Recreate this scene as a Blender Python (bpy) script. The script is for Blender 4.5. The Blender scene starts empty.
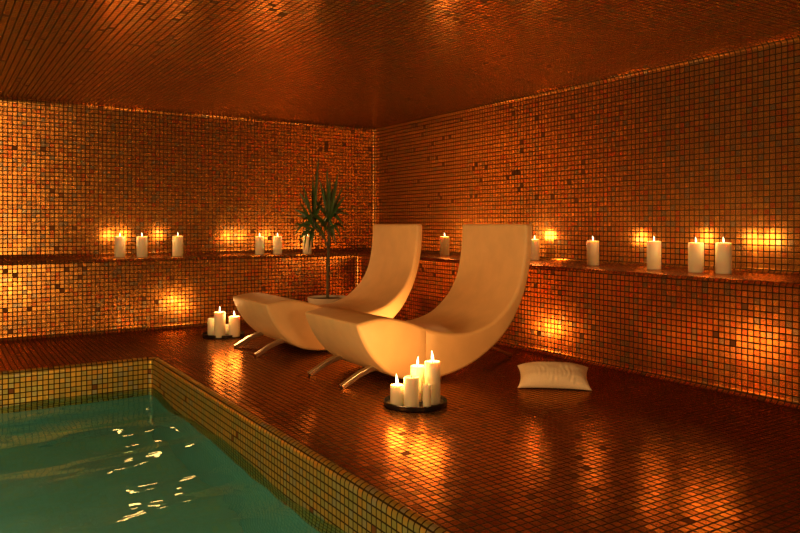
import bpy, bmesh, math, random
from math import sin, cos, pi, sqrt, atan2, radians
from mathutils import Vector, noise

random.seed(7)
scene = bpy.context.scene
C = scene.collection

# ---------------------------------------------------------------- camera frame (used to read positions off the photograph)
F_PX, CX, HY, CAM_H = 728.0, 400.0, 224.0, 1.0
YAW = atan2(465, 728)
S, K = sin(YAW), cos(YAW)

def ground(px, py, z=0.0):
    """world x, y of a point of known height seen at this place of the photo"""
    d = F_PX * (CAM_H - z) / (py - HY)
    u = (px - CX) / F_PX * d
    return K * u + S * d, -S * u + K * d, d

# ---------------------------------------------------------------- helpers
def tag(o, label=None, cat=None, group=None, kind=None):
    if label: o['label'] = label
    if cat: o['category'] = cat
    if group: o['group'] = group
    if kind: o['kind'] = kind
    return o

def link_mesh(name, verts, faces, mat=None, parent=None, uvs=None, smooth=False, sharp=None):
    me = bpy.data.meshes.new(name)
    me.from_pydata([tuple(v) for v in verts], [], faces)
    if uvs is not None:
        lay = me.uv_layers.new(name='UVMap')
        for lp in me.loops:
            lay.data[lp.index].uv = uvs[lp.vertex_index]
    if smooth:
        for p in me.polygons: p.use_smooth = True
        if sharp: me.set_sharp_from_angle(angle=radians(sharp))
    me.update()
    o = bpy.data.objects.new(name, me)
    C.objects.link(o)
    if mat: me.materials.append(mat)
    if parent: o.parent = parent
    return o

def fix_normals(o):
    bm = bmesh.new(); bm.from_mesh(o.data)
    bmesh.ops.recalc_face_normals(bm, faces=bm.faces)
    bm.to_mesh(o.data); bm.free()

def empty(name, loc, rz=0):
    o = bpy.data.objects.new(name, None); C.objects.link(o)
    o.location = loc; o.rotation_euler = (0, 0, rz); o.empty_display_size = .1
    return o

def lathe(name, prof, mat, parent=None, seg=40, loc=(0, 0, 0), sharp=40):
    V, Fc = [], []
    n = len(prof)
    rings = []
    for (r, z) in prof:
        if r < 1e-6:
            rings.append([len(V)]); V.append((loc[0], loc[1], loc[2] + z))
        else:
            ids = []
            for k in range(seg):
                a = 2 * pi * k / seg
                ids.append(len(V)); V.append((loc[0] + r * cos(a), loc[1] + r * sin(a), loc[2] + z))
            rings.append(ids)
    for i in range(n - 1):
        A, B = rings[i], rings[i + 1]
        for k in range(seg):
            k2 = (k + 1) % seg
            if len(A) == 1 and len(B) == 1: continue
            if len(A) == 1: Fc.append((A[0], B[k2], B[k]))
            elif len(B) == 1: Fc.append((A[k], A[k2], B[0]))
            else: Fc.append((A[k], A[k2], B[k2], B[k]))
    o = link_mesh(name, V, Fc, mat, parent, smooth=True)
    fix_normals(o)
    if sharp: o.data.set_sharp_from_angle(angle=radians(sharp))
    return o

# ---------------------------------------------------------------- materials
class NT:
    def __init__(self, name):
        self.m = bpy.data.materials.new(name); self.m.use_nodes = True
        self.t = self.m.node_tree; self.t.nodes.clear()
        self.out = self.n('ShaderNodeOutputMaterial')
    def n(self, typ, **kw):
        nd = self.t.nodes.new(typ)
        for k, v in kw.items(): setattr(nd, k, v)
        return nd
    def l(self, a, b): self.t.links.new(a, b)
    def math(self, op, a, b=None, c=None):
        nd = self.n('ShaderNodeMath', operation=op)
        for i, v in enumerate((a, b, c)):
            if v is None: continue
            if isinstance(v, (int, float)): nd.inputs[i].default_value = v
            else: self.l(v, nd.inputs[i])
        return nd.outputs[0]
    def vmath(self, op, a, b=None):
        nd = self.n('ShaderNodeVectorMath', operation=op)
        for i, v in enumerate((a, b)):
            if v is None: continue
            if isinstance(v, (tuple, list)): nd.inputs[i].default_value = v
            else: self.l(v, nd.inputs[i])
        return nd.outputs[0]

def ramp(nt, fac, stops, interp='CONSTANT'):
    r = nt.n('ShaderNodeValToRGB'); nt.l(fac, r.inputs[0])
    cr = r.color_ramp; cr.interpolation = interp
    while len(cr.elements) < len(stops): cr.elements.new(.5)
    for e, (p, c) in zip(cr.elements, stops):
        e.position = p; e.color = (*c, 1)
    return r.outputs[0]

def mosaic(name, stops, rough=.28, tilt=.045, metallic=.85, grout=.1, dull=.015,
           grout_col=(.010, .0045, .002), rough_var=.05, spec=.5, k_=.83, tint=(1, .64, .27)):
    """glazed metallic mosaic: every tile its own tone, gloss and slight tilt, sunk grout between"""
    nt = NT(name)
    uv = nt.n('ShaderNodeTexCoord').outputs['UV']
    fl = nt.vmath('FLOOR', uv); fr = nt.vmath('FRACTION', uv)
    sx = nt.n('ShaderNodeSeparateXYZ'); nt.l(fr, sx.inputs[0])
    def edge(v): return nt.math('MINIMUM', v, nt.math('SUBTRACT', 1.0, v))
    m = nt.math('MINIMUM', edge(sx.outputs[0]), edge(sx.outputs[1]))
    mask = nt.n('ShaderNodeMapRange'); nt.l(m, mask.inputs[0])
    mask.inputs[1].default_value = grout - .015; mask.inputs[2].default_value = grout + .015
    mask = mask.outputs[0]                                  # 1 on the tile, 0 in the grout
    off = nt.vmath('ADD', fl, (.5, .5, .5))
    w1 = nt.n('ShaderNodeTexWhiteNoise', noise_dimensions='3D'); nt.l(off, w1.inputs[0])
    w2 = nt.n('ShaderNodeTexWhiteNoise', noise_dimensions='3D')
    nt.l(nt.vmath('ADD', off, (37.0, 91.0, 5.0)), w2.inputs[0])
    stops = [(p, (c[0] * k_, c[1] * k_, c[2] * k_)) for p, c in stops]
    col = ramp(nt, w1.outputs[0], stops)
    isdull = nt.math('LESS_THAN', nt.n('ShaderNodeSeparateColor').outputs[0], dull)
    sc = nt.n('ShaderNodeSeparateColor'); nt.l(w2.outputs[1], sc.inputs[0])
    isdull = nt.math('LESS_THAN', sc.outputs[2], dull)
    mx = nt.n('ShaderNodeMix', data_type='RGBA'); nt.l(isdull, mx.inputs[0]); nt.l(col, mx.inputs[6])
    mx.inputs[7].default_value = (.22, .09, .03, 1)
    mg = nt.n('ShaderNodeMix', data_type='RGBA'); nt.l(mask, mg.inputs[0])
    mg.inputs[6].default_value = (*grout_col, 1); nt.l(mx.outputs[2], mg.inputs[7])
    # roughness
    r = nt.math('ADD', rough - rough_var / 2, nt.math('MULTIPLY', sc.outputs[1], rough_var))
    r = nt.math('ADD', r, nt.math('MULTIPLY', isdull, .4))
    inv = nt.math('SUBTRACT', 1.0, mask)
    r = nt.math('ADD', nt.math('MULTIPLY', r, mask), nt.math('MULTIPLY', inv, .85))
    # tilt
    g = nt.n('ShaderNodeNewGeometry')
    rnd = nt.vmath('SUBTRACT', w1.outputs[1], (.5, .5, .5))
    sca = nt.n('ShaderNodeVectorMath', operation='SCALE'); nt.l(rnd, sca.inputs[0]); sca.inputs[3].default_value = tilt * 2
    bump = nt.n('ShaderNodeBump'); bump.inputs['Strength'].default_value = .15; bump.inputs['Distance'].default_value = .001
    nt.l(mask, bump.inputs['Height'])
    nn = nt.vmath('NORMALIZE', nt.vmath('ADD', bump.outputs[0], sca.outputs[0]))
    b = nt.n('ShaderNodeBsdfPrincipled')
    nt.l(mg.outputs[2], b.inputs['Base Color']); nt.l(r, b.inputs['Roughness'])
    nt.l(nt.math('MULTIPLY', mask, metallic), b.inputs['Metallic'])
    b.inputs['Specular IOR Level'].default_value = spec
    b.inputs['Specular Tint'].default_value = (*tint, 1) if metallic else (1, 1, 1, 1)   # warm metal: stays amber at grazing angles
    nt.l(nn, b.inputs['Normal'])
    nt.l(b.outputs[0], nt.out.inputs[0])
    return nt.m

def simple(name, col, rough=.5, metallic=0, noise_scale=None, noise_amt=.1, bump=0, sss=0, sss_rad=(1, .5, .25), spec=.5, coat=0):
    nt = NT(name)
    b = nt.n('ShaderNodeBsdfPrincipled')
    b.inputs['Base Color'].default_value = (*col, 1)
    b.inputs['Roughness'].default_value = rough; b.inputs['Metallic'].default_value = metallic
    b.inputs['Specular IOR Level'].default_value = spec
    b.inputs['Coat Weight'].default_value = coat
    if sss:
        b.inputs['Subsurface Weight'].default_value = sss
        b.inputs['Subsurface Radius'].default_value = sss_rad
        b.inputs['Subsurface Scale'].default_value = .02
    if noise_scale:
        tc = nt.n('ShaderNodeTexCoord'); nz = nt.n('ShaderNodeTexNoise')
        nt.l(tc.outputs['Object'], nz.inputs[0]); nz.inputs['Scale'].default_value = noise_scale
        nz.inputs['Detail'].default_value = 4
        lo = tuple(c * (1 - noise_amt) for c in col); hi = tuple(min(1, c * (1 + noise_amt)) for c in col)
        nt.l(ramp(nt, nz.outputs[0], [(.3, lo), (.7, hi)], 'LINEAR'), b.inputs['Base Color'])
        if bump:
            bp = nt.n('ShaderNodeBump'); bp.inputs['Strength'].default_value = bump; bp.inputs['Distance'].default_value = .003
            nt.l(nz.outputs[0], bp.inputs['Height']); nt.l(bp.outputs[0], b.inputs['Normal'])
    nt.l(b.outputs[0], nt.out.inputs[0])
    return nt.m

GOLD = [(0, (.66, .29, .060)), (.22, (.74, .34, .070)), (.45, (.62, .25, .055)), (.62, (.68, .31, .075)), (.78, (.58, .29, .085)),
        (.86, (.70, .20, .045)), (.93, (.46, .31, .15))]
COPPER = [(0, (.78, .23, .036)), (.22, (.84, .27, .040)), (.42, (.70, .19, .030)), (.6, (.80, .245, .038)), (.76, (.62, .23, .055)),
          (.84, (.80, .165, .028)), (.92, (.46, .25, .10))]
FLOORC = [(0, (.46, .135, .024)), (.3, (.54, .17, .030)), (.55, (.40, .115, .022)), (.75, (.48, .15, .03)), (.9, (.34, .15, .055))]
POOLC = [(0, (.48, .33, .08)), (.2, (.60, .36, .07)), (.38, (.40, .33, .10)), (.55, (.55, .34, .07)), (.7, (.45, .37, .15)),
         (.85, (.62, .32, .06)), (.93, (.40, .35, .22))]  # olive cast stands in for green light thrown up by the water
TEAL = [(0, (.16, .36, .24)), (.3, (.17, .38, .25)), (.6, (.18, .36, .22)), (.8, (.19, .37, .21)), (.92, (.20, .37, .20))]

M_WALL = mosaic('gold_mosaic', GOLD, rough=.22, tilt=.011, metallic=.78)
M_RWALL = mosaic('copper_gold_mosaic', GOLD, rough=.22, tilt=.011, metallic=.78)
M_RISER = mosaic('amber_mosaic', GOLD, rough=.22, tilt=.011, metallic=.78)
M_RRISER = mosaic('copper_mosaic', COPPER, rough=.22, tilt=.011, metallic=.78)
M_CEIL = mosaic('ceiling_mosaic', [(p, (c[0] * .74, c[1] * .95, c[2] * 1.1)) for p, c in COPPER], rough=.22, tilt=.016, metallic=.66, k_=1.08)
M_FLOOR = mosaic('floor_mosaic', [(p, (c[0] * .88, c[1] * 1.15, c[2])) for p, c in FLOORC], k_=.80, tint=(1, .52, .18), rough=.22, tilt=.014, dull=.012)
M_POOL = mosaic('pool_rim_mosaic', [(p, (c[0] * 1.15, c[1] * 1.2, c[2] * 1.0)) for p, c in POOLC], rough=.34, tilt=.03, metallic=.6)
M_BASIN = mosaic('basin_mosaic', TEAL, rough=.5, tilt=.03, metallic=0, grout_col=(.12, .27, .18), dull=0)

M_BFLOOR = mosaic('basin_floor_mosaic', [(p, (c[0] * 1.9, c[1] * 1.6, c[2] * 1.8)) for p, c in TEAL], rough=.5, tilt=.02, metallic=0, grout_col=(.26, .50, .36), dull=0)  # basin tones lightened to make up for dim light on the floor

M_LEATHER = simple('cream_leather', (.88, .57, .25), rough=.48, noise_scale=9, noise_amt=.05, bump=.12)
M_STEEL = simple('brushed_steel', (.62, .56, .46), rough=.28, metallic=1)
M_WAX = simple('ivory_wax', (.92, .84, .62), rough=.38, sss=.6, sss_rad=(1, .6, .3))
M_WICK = simple('charred_wick', (.03, .02, .015), rough=.9)
M_TRAY = simple('black_lacquer', (.010, .009, .009), rough=.3, coat=0)
M_POT = simple('white_ceramic', (.70, .62, .50), rough=.35)
M_SOIL = simple('dark_soil', (.05, .03, .02), rough=.95, noise_scale=60, noise_amt=.5, bump=.6)
M_TRUNK = simple('cane_bark', (.09, .08, .04), rough=.8, noise_scale=40, noise_amt=.35, bump=.5)
M_LEAF = simple('leaf_green', (.03, .085, .018), rough=.4, noise_scale=12, noise_amt=.3)
M_CLOTH = simple('cream_cotton', (.80, .68, .48), rough=.85, noise_scale=120, noise_amt=.05, bump=.3)

def flame_mat():
    nt = NT('candle_flame')
    e = nt.n('ShaderNodeEmission'); e.inputs[0].default_value = (1, .72, .32, 1); e.inputs[1].default_value = FLAME_EMIT
    nt.l(e.outputs[0], nt.out.inputs[0])
    return nt.m
FLAME_EMIT = 5.0
M_FLAME = flame_mat()

def water_mat():
    nt = NT('pool_water')
    g = nt.n('ShaderNodeBsdfGlass'); g.inputs['Color'].default_value = (.66, .86, .76, 1)
    g.inputs['Roughness'].default_value = .0; g.inputs['IOR'].default_value = 1.33
    tc = nt.n('ShaderNodeTexCoord'); mp = nt.n('ShaderNodeMapping')
    nt.l(tc.outputs['Object'], mp.inputs[0]); mp.inputs['Rotation'].default_value = (0, 0, .5); mp.inputs['Scale'].default_value = (1.4, 3.2, 1)
    nz = nt.n('ShaderNodeTexNoise'); nt.l(mp.outputs[0], nz.inputs[0]); nz.inputs['Scale'].default_value = 2.2; nz.inputs['Detail'].default_value = 1.5
    bp = nt.n('ShaderNodeBump'); bp.inputs['Strength'].default_value = .5; bp.inputs['Distance'].default_value = .012
    nt.l(nz.outputs[0], bp.inputs['Height']); nt.l(bp.outputs[0], g.inputs['Normal'])
    nt.l(g.outputs[0], nt.out.inputs[0])
    return nt.m
M_WATER = water_mat()

# ---------------------------------------------------------------- the room
XR, YL, ZL = 3.97, 7.08, .675          # fronts of the tiled ledges and their height
XW, YW, ZC = 4.66, 7.87, 2.205          # walls and ceiling
PX_, PY_, ZW = 1.37, 5.585, -.24       # pool edges and water level
X0, Y0 = -4.6, -4.2                    # far sides of the room, behind and left of the camera
T1, TW = .0372, .0406                  # tile pitch on ledges and deck; on walls and ceiling

def arc_prof(co, cz, r, a0, a1, n=6):
    return [(co + r * cos(a0 + (a1 - a0) * i / n), cz + r * sin(a0 + (a1 - a0) * i / n)) for i in range(n + 1)]

def L_path(xc, yc, R, n=8):
    """two arms meeting in a rounded inside corner; returns (left arm incl. half arc, right arm incl. half arc)
    entries: x, y, nx, ny (outwards, away from the room)"""
    arc = [(xc - R, yc - R, sin(a), cos(a)) for a in [pi / 2 * i / (2 * n) for i in range(2 * n + 1)]]
    arc = [(cx_ + R * nx, cy_ + R * ny, nx, ny) for cx_, cy_, nx, ny in arc]
    left = [(X0, yc, 0, 1)] + arc[:n + 1]
    right = arc[n:] + [(xc, Y0, 1, 0)]
    return left, right, arc

def sweep(name, prof, path, mat, pitch, u0=0.0, v0=0.0, flip=False):
    V, UV, Fc = [], [], []
    su = [0.0]
    for a, b in zip(path, path[1:]): su.append(su[-1] + math.hypot(b[0] - a[0], b[1] - a[1]))
    sv = [0.0]
    for a, b in zip(prof, prof[1:]): sv.append(sv[-1] + math.hypot(b[0] - a[0], b[1] - a[1]))
    n = len(prof)
    for p, u in zip(path, su):
        for q, v in zip(prof, sv):
            V.append((p[0] + p[2] * q[0], p[1] + p[3] * q[0], q[1])); UV.append((u / pitch + u0, v / pitch + v0))
    for i in range(len(path) - 1):
        for j in range(n - 1):
            f = (i * n + j, (i + 1) * n + j, (i + 1) * n + j + 1, i * n + j + 1)
            Fc.append(f[::-1] if flip else f)
    return link_mesh(name, V, Fc, mat, uvs=UV, smooth=True, sharp=50)

def flat(name, pts, z, mat, pitch, up=True, uo=(0, 0)):
    V = [(x, y, z) for x, y in pts]
    UV = [((x / pitch) + uo[0], (y / pitch) + uo[1]) for x, y in pts]
    area = sum(a[0] * b[1] - b[0] * a[1] for a, b in zip(pts, pts[1:] + pts[:1]))
    f = list(range(len(pts)))
    if (area > 0) != up: f.reverse()
    return link_mesh(name, V, [f], mat, uvs=UV)

RB = .035
R1 = .05
Lp, Rp, arc1 = L_path(XR, YL, R1)
# the fronts of the ledges: cove at the deck, upright face, bullnose on top
nrow = 17
riser = arc_prof(-RB, RB, RB, -pi / 2, 0) + arc_prof(RB, ZL - RB, RB, pi, pi / 2)
def off(path, o): return [(p[0] + p[2] * o, p[1] + p[3] * o) for p in path]
R2 = .055
LW, RW, arc2 = L_path(XW, YW, R2)
RC = .045
wall = arc_prof(-RB, ZL + RB, RB, -pi / 2, 0) + arc_prof(-RC, ZC - RC, RC, 0, pi / 2, 7)

def ledge(name, path, wpath, mat, u0):
    """front and top of one ledge arm in one mesh"""
    o = sweep(name, riser, path, mat, T1, u0=u0)
    a = off(path, RB); b = off(wpath, -RB)
    pts = a + b[::-1]
    top = flat('tmp', pts, ZL, mat, T1)
    bm = bmesh.new(); bm.from_mesh(o.data); bm.from_mesh(top.data)
    bm.to_mesh(o.data); bm.free()
    me = top.data; bpy.data.objects.remove(top); bpy.data.meshes.remove(me)
    o['kind'] = 'structure'
    return o
ledge('ledge_left', Lp, LW, M_RISER, .2)
ledge('ledge_right', Rp, RW, M_RRISER, .4)
wl = sweep('wall_left', wall, LW, M_WALL, TW, u0=.3); wl['kind'] = 'structure'
wr = sweep('wall_right', wall, RW, M_RWALL, TW, u0=.1); wr['kind'] = 'structure'
ceil_pts = off(LW, -RC) + off(RW, -RC)[1:] + [(X0, Y0)]
flat('ceiling', ceil_pts, ZC, M_CEIL, TW, up=False)['kind'] = 'structure'

# deck, pool rim and basin
RPOOL = .035
RPc = .04
LPp, RPp, arc3 = L_path(PX_, PY_, RPc)
rim = [(0, ZW - .16)] + arc_prof(RPOOL, -RPOOL, RPOOL, pi, pi / 2)
deck = off(Lp, -RB) + off(Rp, -RB)[1:] + (off(LPp, RPOOL) + off(RPp, RPOOL)[1:])[::-1]
flat('floor', deck, 0, M_FLOOR, T1)['kind'] = 'structure'
sweep('pool_rim_left', rim, LPp, M_POOL, T1 * .95)['kind'] = 'structure'
sweep('pool_rim_right', rim, RPp, M_POOL, T1 * .95, u0=.5)['kind'] = 'structure'
ZB = -1.15
basin = [(0, ZB), (0, ZW - .16)]
o = sweep('pool_basin', basin, LPp + RPp[1:], M_BASIN, T1)
flat('pool_floor', off(LPp, 0) + off(RPp, 0)[1:] + [(X0, Y0)], ZB, M_BFLOOR, T1)['kind'] = 'structure'
o['kind'] = 'structure'

def plane_wall(name, a, b):
    L = math.hypot(b[0] - a[0], b[1] - a[1])
    V = [(a[0], a[1], ZB), (b[0], b[1], ZB), (b[0], b[1], ZC), (a[0], a[1], ZC)]
    UV = [(0, 0), (L / TW, 0), (L / TW, (ZC - ZB) / TW), (0, (ZC - ZB) / TW)]
    link_mesh(name, V, [(0, 1, 2, 3)], M_WALL, uvs=UV)['kind'] = 'structure'
plane_wall('wall_side', (X0, Y0), (X0, YW))
plane_wall('wall_front', (XW, Y0), (X0, Y0))

# water
def make_water():
    nx, ny = 220, 300
    xa, xb, ya, yb = X0 + .03, PX_, .0, PY_
    V, Fc = [], []
    for j in range(ny + 1):
        for i in range(nx + 1):
            x = xa + (xb - xa) * i / nx; y = ya + (yb - ya) * j / ny
            h = .042 * noise.noise(Vector((x * .9 + 3, y * 1.9, 0))) + .010 * noise.noise(Vector((x * 2.3, y * 5.0 + 9, 4))) \
                + .002 * noise.noise(Vector((x * 7, y * 11, 8)))
            V.append((x, y, ZW + h))
    for j in range(ny):
        for i in range(nx):
            a = j * (nx + 1) + i
            Fc.append((a, a + 1, a + nx + 2, a + nx + 1))
    b0 = len(V)
    V += [(xa, Y0, ZW), (xb, Y0, ZW)]
    Fc.append(tuple([b0, b0 + 1] + list(range(nx, -1, -1))))
    o = link_mesh('water', V, Fc, M_WATER, smooth=True)
    tag(o, 'dark teal rippling pool water below the mosaic deck', 'water', kind='stuff')
make_water()

# ---------------------------------------------------------------- candles
LIGHTS = []
def point(loc, power, radius=.02, col=(1, .46, .13)):
    l = bpy.data.lights.new('flame_light', 'POINT'); l.energy = power; l.color = col; l.shadow_soft_size = radius
    o = bpy.data.objects.new('flame_light', l); C.objects.link(o); o.location = loc
    return o

def candle(x, y, z, r, h, label, group, lit=True, power=1.0, lean=0.0, fl=1.0):
    t = empty('pillar_candle', (x, y, z)); tag(t, label, 'candle', group)
    e = .004
    prof = [(0, 0), (r - e, 0), (r, e), (r, h - e), (r - e * .6, h), (r - .006, h), (r - .011, h - .005), (r * .45, h - .009), (0, h - .010)]
    lathe('wax', prof, M_WAX, t, seg=36, sharp=60)
    lathe('wick', [(0, h - .012), (.0016, h - .012), (.0014, h + .006), (0, h + .007)], M_WICK, t, seg=8)
    if lit:
        a = .052 * fl
        zb = h + .002
        V, Fc = [], []
        prof = [(0, 0), (.0045, .04), (.0072, .14), (.0082, .26), (.0074, .42), (.0055, .6), (.0032, .78), (.0014, .92), (0, 1)]
        prof = [(q * .8 * fl, zb + w * a) for q, w in prof]
        f = lathe('flame', prof, M_FLAME, t, seg=14, sharp=None)
        for v in f.data.vertices:
            k = (v.co.z - zb) / a
            v.co.x += lean * k * k; v.co.y -= lean * .5 * k * k
        point((x, y, z + zb + a * .5 + .02), power, .055)
    return t

LEDGE = 'lit pillar candles on the tiled ledge'
P_LEDGE, P_TRAY = 1.35, 1.9
ledge_candles = [   # centre px, base px, top px, width px, label
    (120, 257, 236.6, 10.2, 'leftmost lit ivory candle on the left ledge, first of its close trio'),
    (142, 257, 236.6, 10.2, 'lit ivory candle on the left ledge, second from the left'),
    (177.7, 256, 236, 10.4, 'lit ivory candle on the left ledge, third from the left, standing alone'),
    (259.7, 254.6, 236.5, 8.8, 'lit ivory candle on the left ledge, left of the pair beside the plant'),
    (277.5, 254.4, 236.3, 8.8, 'lit ivory candle on the left ledge, right of the pair beside the plant'),
    (307.2, 253.8, 236, 8.8, 'lit ivory candle on the left ledge partly behind the plant leaves'),
    (444.7, 255.6, 236.5, 9.4, 'lit ivory candle on the right ledge between the two lounge chair backs'),
    (534.6, 260, 239.3, 9.6, 'lit ivory candle on the right ledge half hidden behind the near lounge chair back'),
    (593, 265.3, 240.8, 12, 'lit ivory candle on the right ledge, first clear of the near chair'),
    (654, 269.3, 241.2, 13.6, 'lit ivory candle alone on the right ledge left of the rightmost pair'),
    (696, 272.3, 242.7, 14.8, 'lit ivory candle on the right ledge, left one of the rightmost pair'),
    (723.6, 273.5, 242.7, 15.2, 'lit ivory candle on the right ledge, farthest right of all'),
]
for px, pb, ptop, w, lab in ledge_candles:
    x, y, d = ground(px, pb, ZL)
    candle(x, y, ZL, w / F_PX * d / 2, (pb - ptop) * d / F_PX, lab, LEDGE, power=P_LEDGE * (2.0 if 440 < px < 540 else 1), fl=.72, lean=random.uniform(-.004, .004))
def tray(cx, cy, r, label):
    t = lathe('candle_tray', [(0, 0), (r * .93, 0), (r * .99, .004), (r, .026), (r * .98, .028), (r * .95, .008), (0, .008)], M_TRAY, seg=64)
    t.location = (cx, cy, 0.001); tag(t, label, 'tray', 'round black candle trays on the deck')
TX, TY, _ = ground(415.5, 404.5)
tray(TX, TY, .176, 'round black tray of candles in front of the near lounge chair')
T2X, T2Y, _ = ground(223.5, 335.8)
tray(T2X, T2Y, .185, 'round black tray of candles left of the far lounge chair foot')
ZT = .0095
def tray_candle(px, pb, ptop, w, lab, grp, lit, fl=1.0, lean=0, power=None):
    x, y, d = ground(px, pb, ZT)
    candle(x, y, ZT, w / F_PX * d / 2, (pb - ptop) * d / F_PX, lab, grp, lit, P_TRAY if power is None else power, lean, fl)
G1 = 'candles on the near black tray'; G2 = 'candles on the far black tray'
tray_candle(397, 405.5, 384.7, 13.5, 'short lit candle at the left of the near black tray', G1, True, 1.15, -.004)
tray_candle(411.5, 407, 376.8, 15.5, 'medium unlit candle at the front of the near black tray', G1, False)
tray_candle(417.5, 400.2, 365.6, 14.2, 'tall lit candle at the back of the near black tray, second tallest', G1, True, 1.0, .004)
tray_candle(432.5, 403.5, 361.3, 15.8, 'tallest lit candle at the right of the near black tray', G1, True, 1.15, -.004)
tray_candle(427, 408, 384.5, 8.4, 'thin short unlit candle in front of the tallest one on the near tray', G1, False)
tray_candle(212.8, 334.8, 318.3, 10.2, 'unlit candle at the left edge of the far black tray', G2, False)
tray_candle(219.8, 337.2, 312, 11, 'tallest lit candle on the far black tray', G2, True, .95)
tray_candle(227, 333.5, 324.5, 9, 'shortest candle between its taller neighbours on the far tray', G2, False)
tray_candle(234.4, 336.4, 316.4, 11.2, 'lit candle at the right of the far black tray', G2, True, .95, -.004)

candle(3.17, 4.80, 0.001, .042, .12, 'low lit candle standing on the deck in the gap between the two lounge chairs', None, power=4.2)

# ---------------------------------------------------------------- lounge chairs
def catmull(P, n=5):
    out = []
    for i in range(len(P) - 1):
        p0 = P[max(i - 1, 0)]; p1 = P[i]; p2 = P[i + 1]; p3 = P[min(i + 2, len(P) - 1)]
        for k in range(n):
            t = k / n
            out.append(tuple(.5 * (2 * p1[j] + (-p0[j] + p2[j]) * t + (2 * p0[j] - 5 * p1[j] + 4 * p2[j] - p3[j]) * t * t
                                   + (-p0[j] + 3 * p1[j] - 3 * p2[j] + p3[j]) * t ** 3) for j in (0, 1)))
    out.append(tuple(P[-1]))
    return out

def inset_round(P, idx, rc, o_):
    """outline P (counter-clockwise) shrunk by o_, its listed corners rounded"""
    n = len(P)
    Q = []
    for i in range(n):
        a = Vector(P[i - 1]); p = Vector(P[i]); b = Vector(P[(i + 1) % n])
        d1 = (p - a).normalized(); d2 = (b - p).normalized()
        m = Vector((-(d1.y + d2.y), d1.x + d2.x)).normalized()
        ch = max(.35, m.dot(Vector((-d1.y, d1.x))))
        q = p + m * (o_ / ch)
        if i in idx and abs(p.x - SEAM) < .004: q.x = p.x + math.copysign(o_ * .1, q.x - p.x)   # tight at the seam
        Q.append(q)
    out = []
    r = max(.0015, rc - o_ * .9)
    for i, v in enumerate(Q):
        if i not in idx: out.append(v); continue
        a = Q[i - 1]; b = Q[(i + 1) % n]
        da = (a - v); db = (b - v)
        A = v + da.normalized() * min(r, da.length * .8); B = v + db.normalized() * min(r, db.length * .8)
        for k in range(5):
            t = k / 4
            out.append(A * (1 - t) ** 2 + v * 2 * t * (1 - t) + B * t * t)
    return out

def padded(name, P, idx, W, r, mat, parent):
    """upholstered body: side outline P (x, z) drawn out to width W with soft rounded side edges"""
    cor = {i: P[i] for i in idx}
    keep = [i for i, p in enumerate(P) if i in idx or min(math.hypot(p[0] - q[0], p[1] - q[1]) for q in cor.values()) > .047]
    P, idx = [P[i] for i in keep], {keep.index(i) for i in idx}
    n = len(P)
    area = sum(a[0] * b[1] - b[0] * a[1] for a, b in zip(P, P[1:] + P[:1]))
    if area < 0:
        P = P[::-1]; idx = {n - 1 - i for i in idx}
    V, Fc, rows = [], [], []
    seg = 6
    ys = []
    for k in range(seg + 1):
        a = pi / 2 * k / seg
        ys.append((-W / 2 + r - r * cos(a), r * (1 - sin(a))))
    ys = ys[::1]
    full = ys + [(-y, o_) for y, o_ in ys[::-1]]
    for y, o_ in full:
        ids = []
        for q in inset_round(P, idx, .016, o_):
            ids.append(len(V)); V.append((q.x, y, q.y))
        rows.append(ids)
    m = len(rows[0])
    for A, B in zip(rows, rows[1:]):
        for i in range(m):
            j = (i + 1) % m
            Fc.append((A[i], A[j], B[j], B[i]))
    Fc.append(tuple(rows[0][::-1])); Fc.append(tuple(rows[-1]))
    o = link_mesh(name, V, Fc, mat, parent, smooth=True)
    o.data.set_sharp_from_angle(angle=radians(40))
    return o

INNER = [(2.112, .402), (2.2, .419), (2.29, .427), (2.39, .414), (2.5, .385), (2.61, .345), (2.72, .312), (2.87, .288), (3.0, .293),
         (3.14, .332), (3.235, .39), (3.33, .48), (3.40, .60), (3.437, .74), (3.455, .89), (3.458, 1.0)]
OUTER = [(3.522, 1.0), (3.515, .81), (3.492, .675), (3.452, .54), (3.395, .42), (3.31, .296), (3.18, .182), (3.02, .092), (2.87, .042),
         (2.73, .018), (2.6, .014), (2.44, .038), (2.33, .09), (2.245, .165), (2.18, .25), (2.132, .342), (2.112, .402)]
CX0 = 2.82
SEAM = 2.612 - CX0
def curve_at(Cv, x, top):
    for a, b in zip(Cv, Cv[1:]):
        if min(a[0], b[0]) <= x <= max(a[0], b[0]) and (a[1] + b[1] < .8 or top):
            t = (x - a[0]) / (b[0] - a[0]); return a[1] + (b[1] - a[1]) * t

def blade(name, pts, w, th, mat, parent):
    """flat curved bar through pts, wide across its side"""
    V, Fc = [], []
    for i, p in enumerate(pts):
        p = Vector(p); a = Vector(pts[max(i - 1, 0)]); b = Vector(pts[min(i + 1, len(pts) - 1)])
        t = (b - a).normalized(); side = Vector((0, 1, 0)); up = side.cross(t).normalized()
        k = w * (1 - .35 * i / (len(pts) - 1))
        for cy, cz in ((-1, -1), (1, -1), (1, 1), (-1, 1)):
            V.append(p + side * cy * k / 2 + up * cz * th / 2)
    for i in range(len(pts) - 1):
        for q in range(4):
            r_ = (q + 1) % 4
            Fc.append((4 * i + q, 4 * i + r_, 4 * i + 4 + r_, 4 * i + 4 + q))
    Fc.append((0, 1, 2, 3)); e = 4 * (len(pts) - 1); Fc.append((e, e + 1, e + 2, e + 3))
    o = link_mesh(name, V, Fc, mat, parent); fix_normals(o)
    m = o.modifiers.new('bevel', 'BEVEL'); m.width = .003; m.segments = 2
    return o

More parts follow.
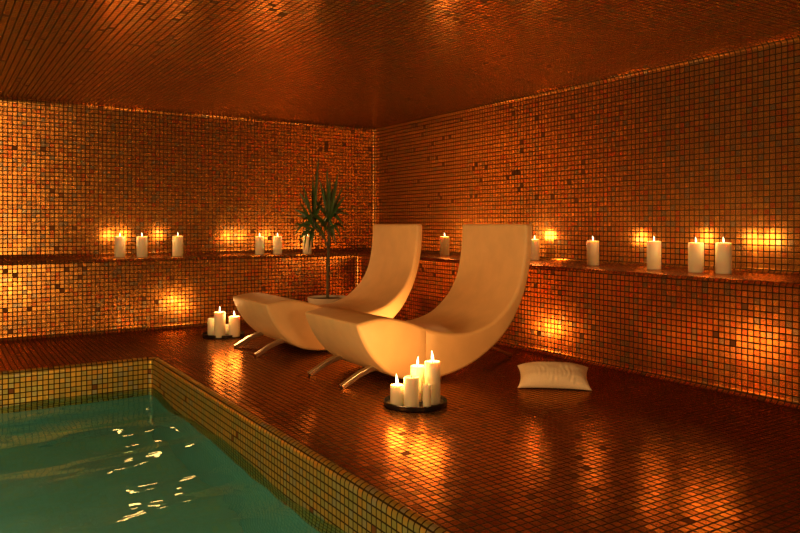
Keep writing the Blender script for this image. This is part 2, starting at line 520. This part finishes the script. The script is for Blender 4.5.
def lounge_chair(xo, yc, label):
    t = empty('lounge_chair', (CX0 + xo, yc, 0)); tag(t, label, 'lounge chair', 'cream leather lounge chairs on the deck')
    W = .742
    ic = catmull(INNER); oc = catmull(OUTER)
    xs = 2.612
    # footrest and seat shell, meeting in the visible seam
    in_f = [p for p in ic if p[0] < xs - .01]; in_b = [p for p in ic if p[0] > xs + .01]
    ou_b = [p for p in oc if p[0] > xs + .01]; ou_f = [p for p in oc if p[0] < xs - .01]
    zi = curve_at(ic, xs, False); zo = curve_at(oc, xs, False)
    g = .0015
    foot = [(x - CX0, z) for x, z in in_f + [(xs - g, zi), (xs - g, zo)] + ou_f[:-1]]
    nf = len(in_f)
    padded('footrest', foot, {0, nf, nf + 1}, W, .024, M_LEATHER, t)
    back = [(x - CX0, z) for x, z in [(xs + g, zo), (xs + g, zi)] + in_b + ou_b]
    nb = len(in_b)
    padded('backrest', back, {0, 1, nb + 1, nb + 2}, W, .024, M_LEATHER, t)
    for s in (-1, 1):
        y = s * .225
        blade('leg', [(2.42 - CX0, y, .10), (2.34 - CX0, y, .105), (2.27 - CX0, y, .092), (2.20 - CX0, y, .066), (2.14 - CX0, y, .034), (2.085 - CX0, y, .005)],
              .055, .03, M_STEEL, t)
    blade('leg', [(3.10 - CX0, .02, .16), (3.24 - CX0, .02, .150), (3.36 - CX0, .02, .125), (3.48 - CX0, .02, .085), (3.58 - CX0, .02, .042), (3.66 - CX0, .02, .012)],
          .06, .02, M_STEEL, t)
    return t
lounge_chair(0, 4.155, 'near cream leather lounge chair, nearer the camera, behind the candle tray')
lounge_chair(-.045, 5.45, 'far cream leather lounge chair, between the near chair and the potted plant')

# ---------------------------------------------------------------- cushion
def cushion():
    x, y, d = ground(554.5, 390)
    ang = -YAW - radians(9)
    n = 44
    A, B, H_ = .222, .125, .08
    V, Fc = [], []
    def pt(u, v, sgn):
        # pinched corners, bulging middle
        fx = 1 - .10 * (1 - v * v) * 1.0 * abs(u) ** 3
        fy = 1 - .13 * (1 - u * u) * abs(v) ** 3
        X = A * u * fx; Y = B * v * fy
        e = max(0., (1 - abs(u) ** 2.6)) ** .5 * max(0., (1 - abs(v) ** 2.4)) ** .5
        Z = H_ * e * (1.0 if sgn > 0 else 1.25)
        fold = .0065 * sin(u * 56 + 2.2 * sin(v * 3) + noise.noise(Vector((u * 3, v * 2, 0))) * 4) * (1 - .5 * (v + 1)) ** 1.0 * min(1, (1 - abs(v)) * 6) * (1 - u ** 4)
        Z += (fold + .004 * noise.noise(Vector((u * 3, v * 3, 2)))) * (1 if sgn > 0 else 0) * min(1, e * 3)
        return X, Y, Z * sgn
    idx = {}
    for sgn in (1, -1):
        for j in range(n + 1):
            for i in range(n + 1):
                u = -1 + 2 * i / n; v = -1 + 2 * j / n
                border = i in (0, n) or j in (0, n)
                if sgn < 0 and border: idx[(sgn, i, j)] = idx[(1, i, j)]; continue
                idx[(sgn, i, j)] = len(V); V.append(pt(u, v, sgn))
    for sgn in (1, -1):
        for j in range(n):
            for i in range(n):
                f = (idx[(sgn, i, j)], idx[(sgn, i + 1, j)], idx[(sgn, i + 1, j + 1)], idx[(sgn, i, j + 1)])
                Fc.append(f if sgn > 0 else f[::-1])
    tl = radians(22)
    W = []
    for X, Y, Z in V:
        Y2 = (Y + B) * cos(tl) - Z * sin(tl); Z2 = (Y + B) * sin(tl) + Z * cos(tl)
        W.append((X, Y2, Z2))
    zmin = [w for w in W]
    # settles on the floor: the underside flattens where it rests
    W = [(a, b, max(c_, .0) + .004) for a, b, c_ in W]
    o = link_mesh('cushion', W, Fc, M_CLOTH, smooth=True)
    o.location = (x, y, 0); o.rotation_euler = (0, 0, ang)
    tag(o, 'small cream gathered cushion lying on the deck before the right ledge', 'cushion')
cushion()

# ---------------------------------------------------------------- plant
def leaf(V, Fc, root, tip, w, droop, up):
    root = Vector(root); tip = Vector(tip)
    mid = (root + tip) / 2 + Vector((0, 0, droop))
    n = 9
    view = Vector((S, K, 0))
    base = len(V)
    for i in range(n + 1):
        t = i / n
        p = root * (1 - t) ** 2 + mid * 2 * t * (1 - t) + tip * t * t
        tan = ((mid - root) * (1 - t) + (tip - mid) * t).normalized()
        side = tan.cross(view + up * .5)
        side = side.normalized() if side.length > 1e-4 else Vector((1, 0, 0))
        nrm = side.cross(tan).normalized()
        ww = w * (sin(pi * min(1, .18 + .82 * t)) ** .75 if t < .999 else .0) * .5 + (.0004)
        V += [p - side * ww, p + nrm * ww * .45, p + side * ww]
    for i in range(n):
        a = base + 3 * i
        Fc += [(a, a + 1, a + 4, a + 3), (a + 1, a + 2, a + 5, a + 4)]

def plant():
    px0, py0 = 322, 297.5
    # stands on the deck between the far chair and the left ledge
    d0 = 7.22
    def at(px, py, dd=0.0):
        d = d0 + dd; u = (px - CX) / F_PX * d
        return (K * u + S * d, -S * u + K * d, CAM_H - (py - HY) * d / F_PX)
    bx, by, zr = at(328, 297)
    t = empty('potted_plant', (bx, by, 0)); tag(t, 'tall potted palm with spiky dark green leaves in a white bowl', 'plant')
    rr = .205
    lathe('pot', [(0, 0), (rr * .45, 0), (rr * .62, .02), (rr * .86, zr * .55), (rr, zr), (rr * .93, zr), (rr * .86, zr - .03), (0, zr - .03)], M_POT, t, seg=48)
    lathe('soil', [(0, zr - .018), (rr * .86, zr - .02), (rr * .8, zr - .03)], M_SOIL, t, seg=32)
    def rel(p): return (p[0] - bx, p[1] - by, p[2])
    def cane(name, pts, r0, r1):
        V, Fc = [], []
        pts = [Vector(rel(p)) for p in pts]
        n = 10
        for i, p in enumerate(pts):
            r = r0 + (r1 - r0) * i / (len(pts) - 1) + .0012 * (i % 2)
            for k in range(n):
                a = 2 * pi * k / n
                V.append((p.x + r * cos(a), p.y + r * sin(a), p.z))
        for i in range(len(pts) - 1):
            for k in range(n):
                Fc.append((i * n + k, i * n + (k + 1) % n, (i + 1) * n + (k + 1) % n, (i + 1) * n + k))
        Fc.append(tuple(range(n))); Fc.append(tuple(range((len(pts) - 1) * n, len(pts) * n)))
        o = link_mesh(name, V, Fc, M_TRUNK, t, smooth=True); fix_normals(o)
    def line(P, n):
        Q = catmull(P, n); return Q
    def pxline(P, n, dd=0.0):
        return [at(a, b, dd) for a, b in catmull(P, n)]
    cane('trunk', pxline([(327.5, 299), (327.6, 280), (328.2, 262), (328.8, 245), (329, 232), (328.8, 219)], 5), .013, .015)
    cane('branch', pxline([(328.5, 251), (325.5, 241), (319.5, 233), (315, 227), (313.3, 219)], 4, -.02), .011, .010)
    for ci, (cc, tips) in enumerate([
        ((328.5, 221), [(327, 166, 0, 6), (338.5, 172, .05, 5), (319, 178, -.05, 6), (343.5, 186, .1, 5), (345, 196, -.1, 6), (333, 184, .15, 5),
                        (323, 185, .12, 5), (340, 204, -.2, 6), (310, 195, .1, 5), (345.5, 232, .12, -14), (340, 238, -.15, -16), (318, 240, -.22, -12),
                        (350, 216, .05, -8), (333, 243, .2, -15), (311, 214, -.2, -6), (330, 176, -.18, 5), (336, 190, -.2, 5), (343, 225, -.1, -6), (321, 228, .15, -8), (347, 208, .1, -2), (336, 247, -.05, -14), (324, 236, -.1, -10)]),
        ((313.3, 223), [(318.5, 156.5, 0, 6), (298.5, 191, 0, 5), (313, 178, .08, 5), (303, 186, -.1, 5), (294.5, 209, .05, 2), (293, 224, -.08, -3),
                        (297, 216, .16, -2), (298, 243, -.06, -12), (304, 250, .1, -16), (308.5, 253, -.18, -14), (296, 232, .12, -8), (322, 196, .16, 4),
                        (321, 207, -.2, 0), (326, 243, .12, -12), (300, 202, -.22, 3), (316, 186, -.16, 5), (294, 236, .1, -10), (312, 248, .1, -12), (301, 224, -.15, -5), (320, 234, -.1, -10), (318, 172, .06, 5)])]):
        V, Fc = [], []
        for (tx, ty, dd, ar) in tips:
            r = Vector(rel(at(cc[0] + random.uniform(-1, 1), cc[1] + random.uniform(-8, 13))))
            p = Vector(rel(at(tx, ty, dd)))
            L = (p - r).length
            leaf(V, Fc, r, p, .026 + .010 * random.random(), (abs(ar) * .012 if ar < 0 else .012 * ar * .4), Vector((random.uniform(-1, 1), random.uniform(-1, 1), random.uniform(0, 1))))
        link_mesh('leaf_crown', V, Fc, M_LEAF, t, smooth=True)
plant()

# ---------------------------------------------------------------- light
def lamp(loc, power, radius, col):
    l = bpy.data.lights.new('unseen_lamp', 'POINT'); l.energy = power; l.color = col; l.shadow_soft_size = radius
    o = bpy.data.objects.new('unseen_lamp', l); C.objects.link(o); o.location = loc
lamp((.68, -2.5, 1.25), 95, .3, (1, .62, .25))        # warm globe lamp on the deck behind the camera
lamp((-3.2, 2.4, 1.3), 190, .5, (1, .62, .25))          # unseen warm fill added across the pool to brighten the chairs
lamp((-.8, 1.5, -.5), 9, .2, (.55, 1, .95))          # underwater pool lights
lamp((-1.0, 3.7, -.5), 7.5, .2, (.55, 1, .95))

w = bpy.data.worlds.new('World'); scene.world = w; w.use_nodes = True
w.node_tree.nodes['Background'].inputs[0].default_value = (.05, .02, .008, 1)
w.node_tree.nodes['Background'].inputs[1].default_value = .3

# ---------------------------------------------------------------- camera
cam = bpy.data.cameras.new('camera'); co = bpy.data.objects.new('camera', cam); C.objects.link(co)
co.location = (0, 0, CAM_H); co.rotation_euler = (pi / 2, 0, -YAW)
cam.sensor_width = 36; cam.lens = 36 * F_PX / 800
cam.shift_y = -(533 / 2 - HY) / 800
cam.clip_start = .02
scene.camera = co

vs = scene.view_settings
vs.view_transform = 'Standard'; vs.look = 'None'; vs.gamma = 1; vs.use_curve_mapping = False
vs.exposure = 1.0
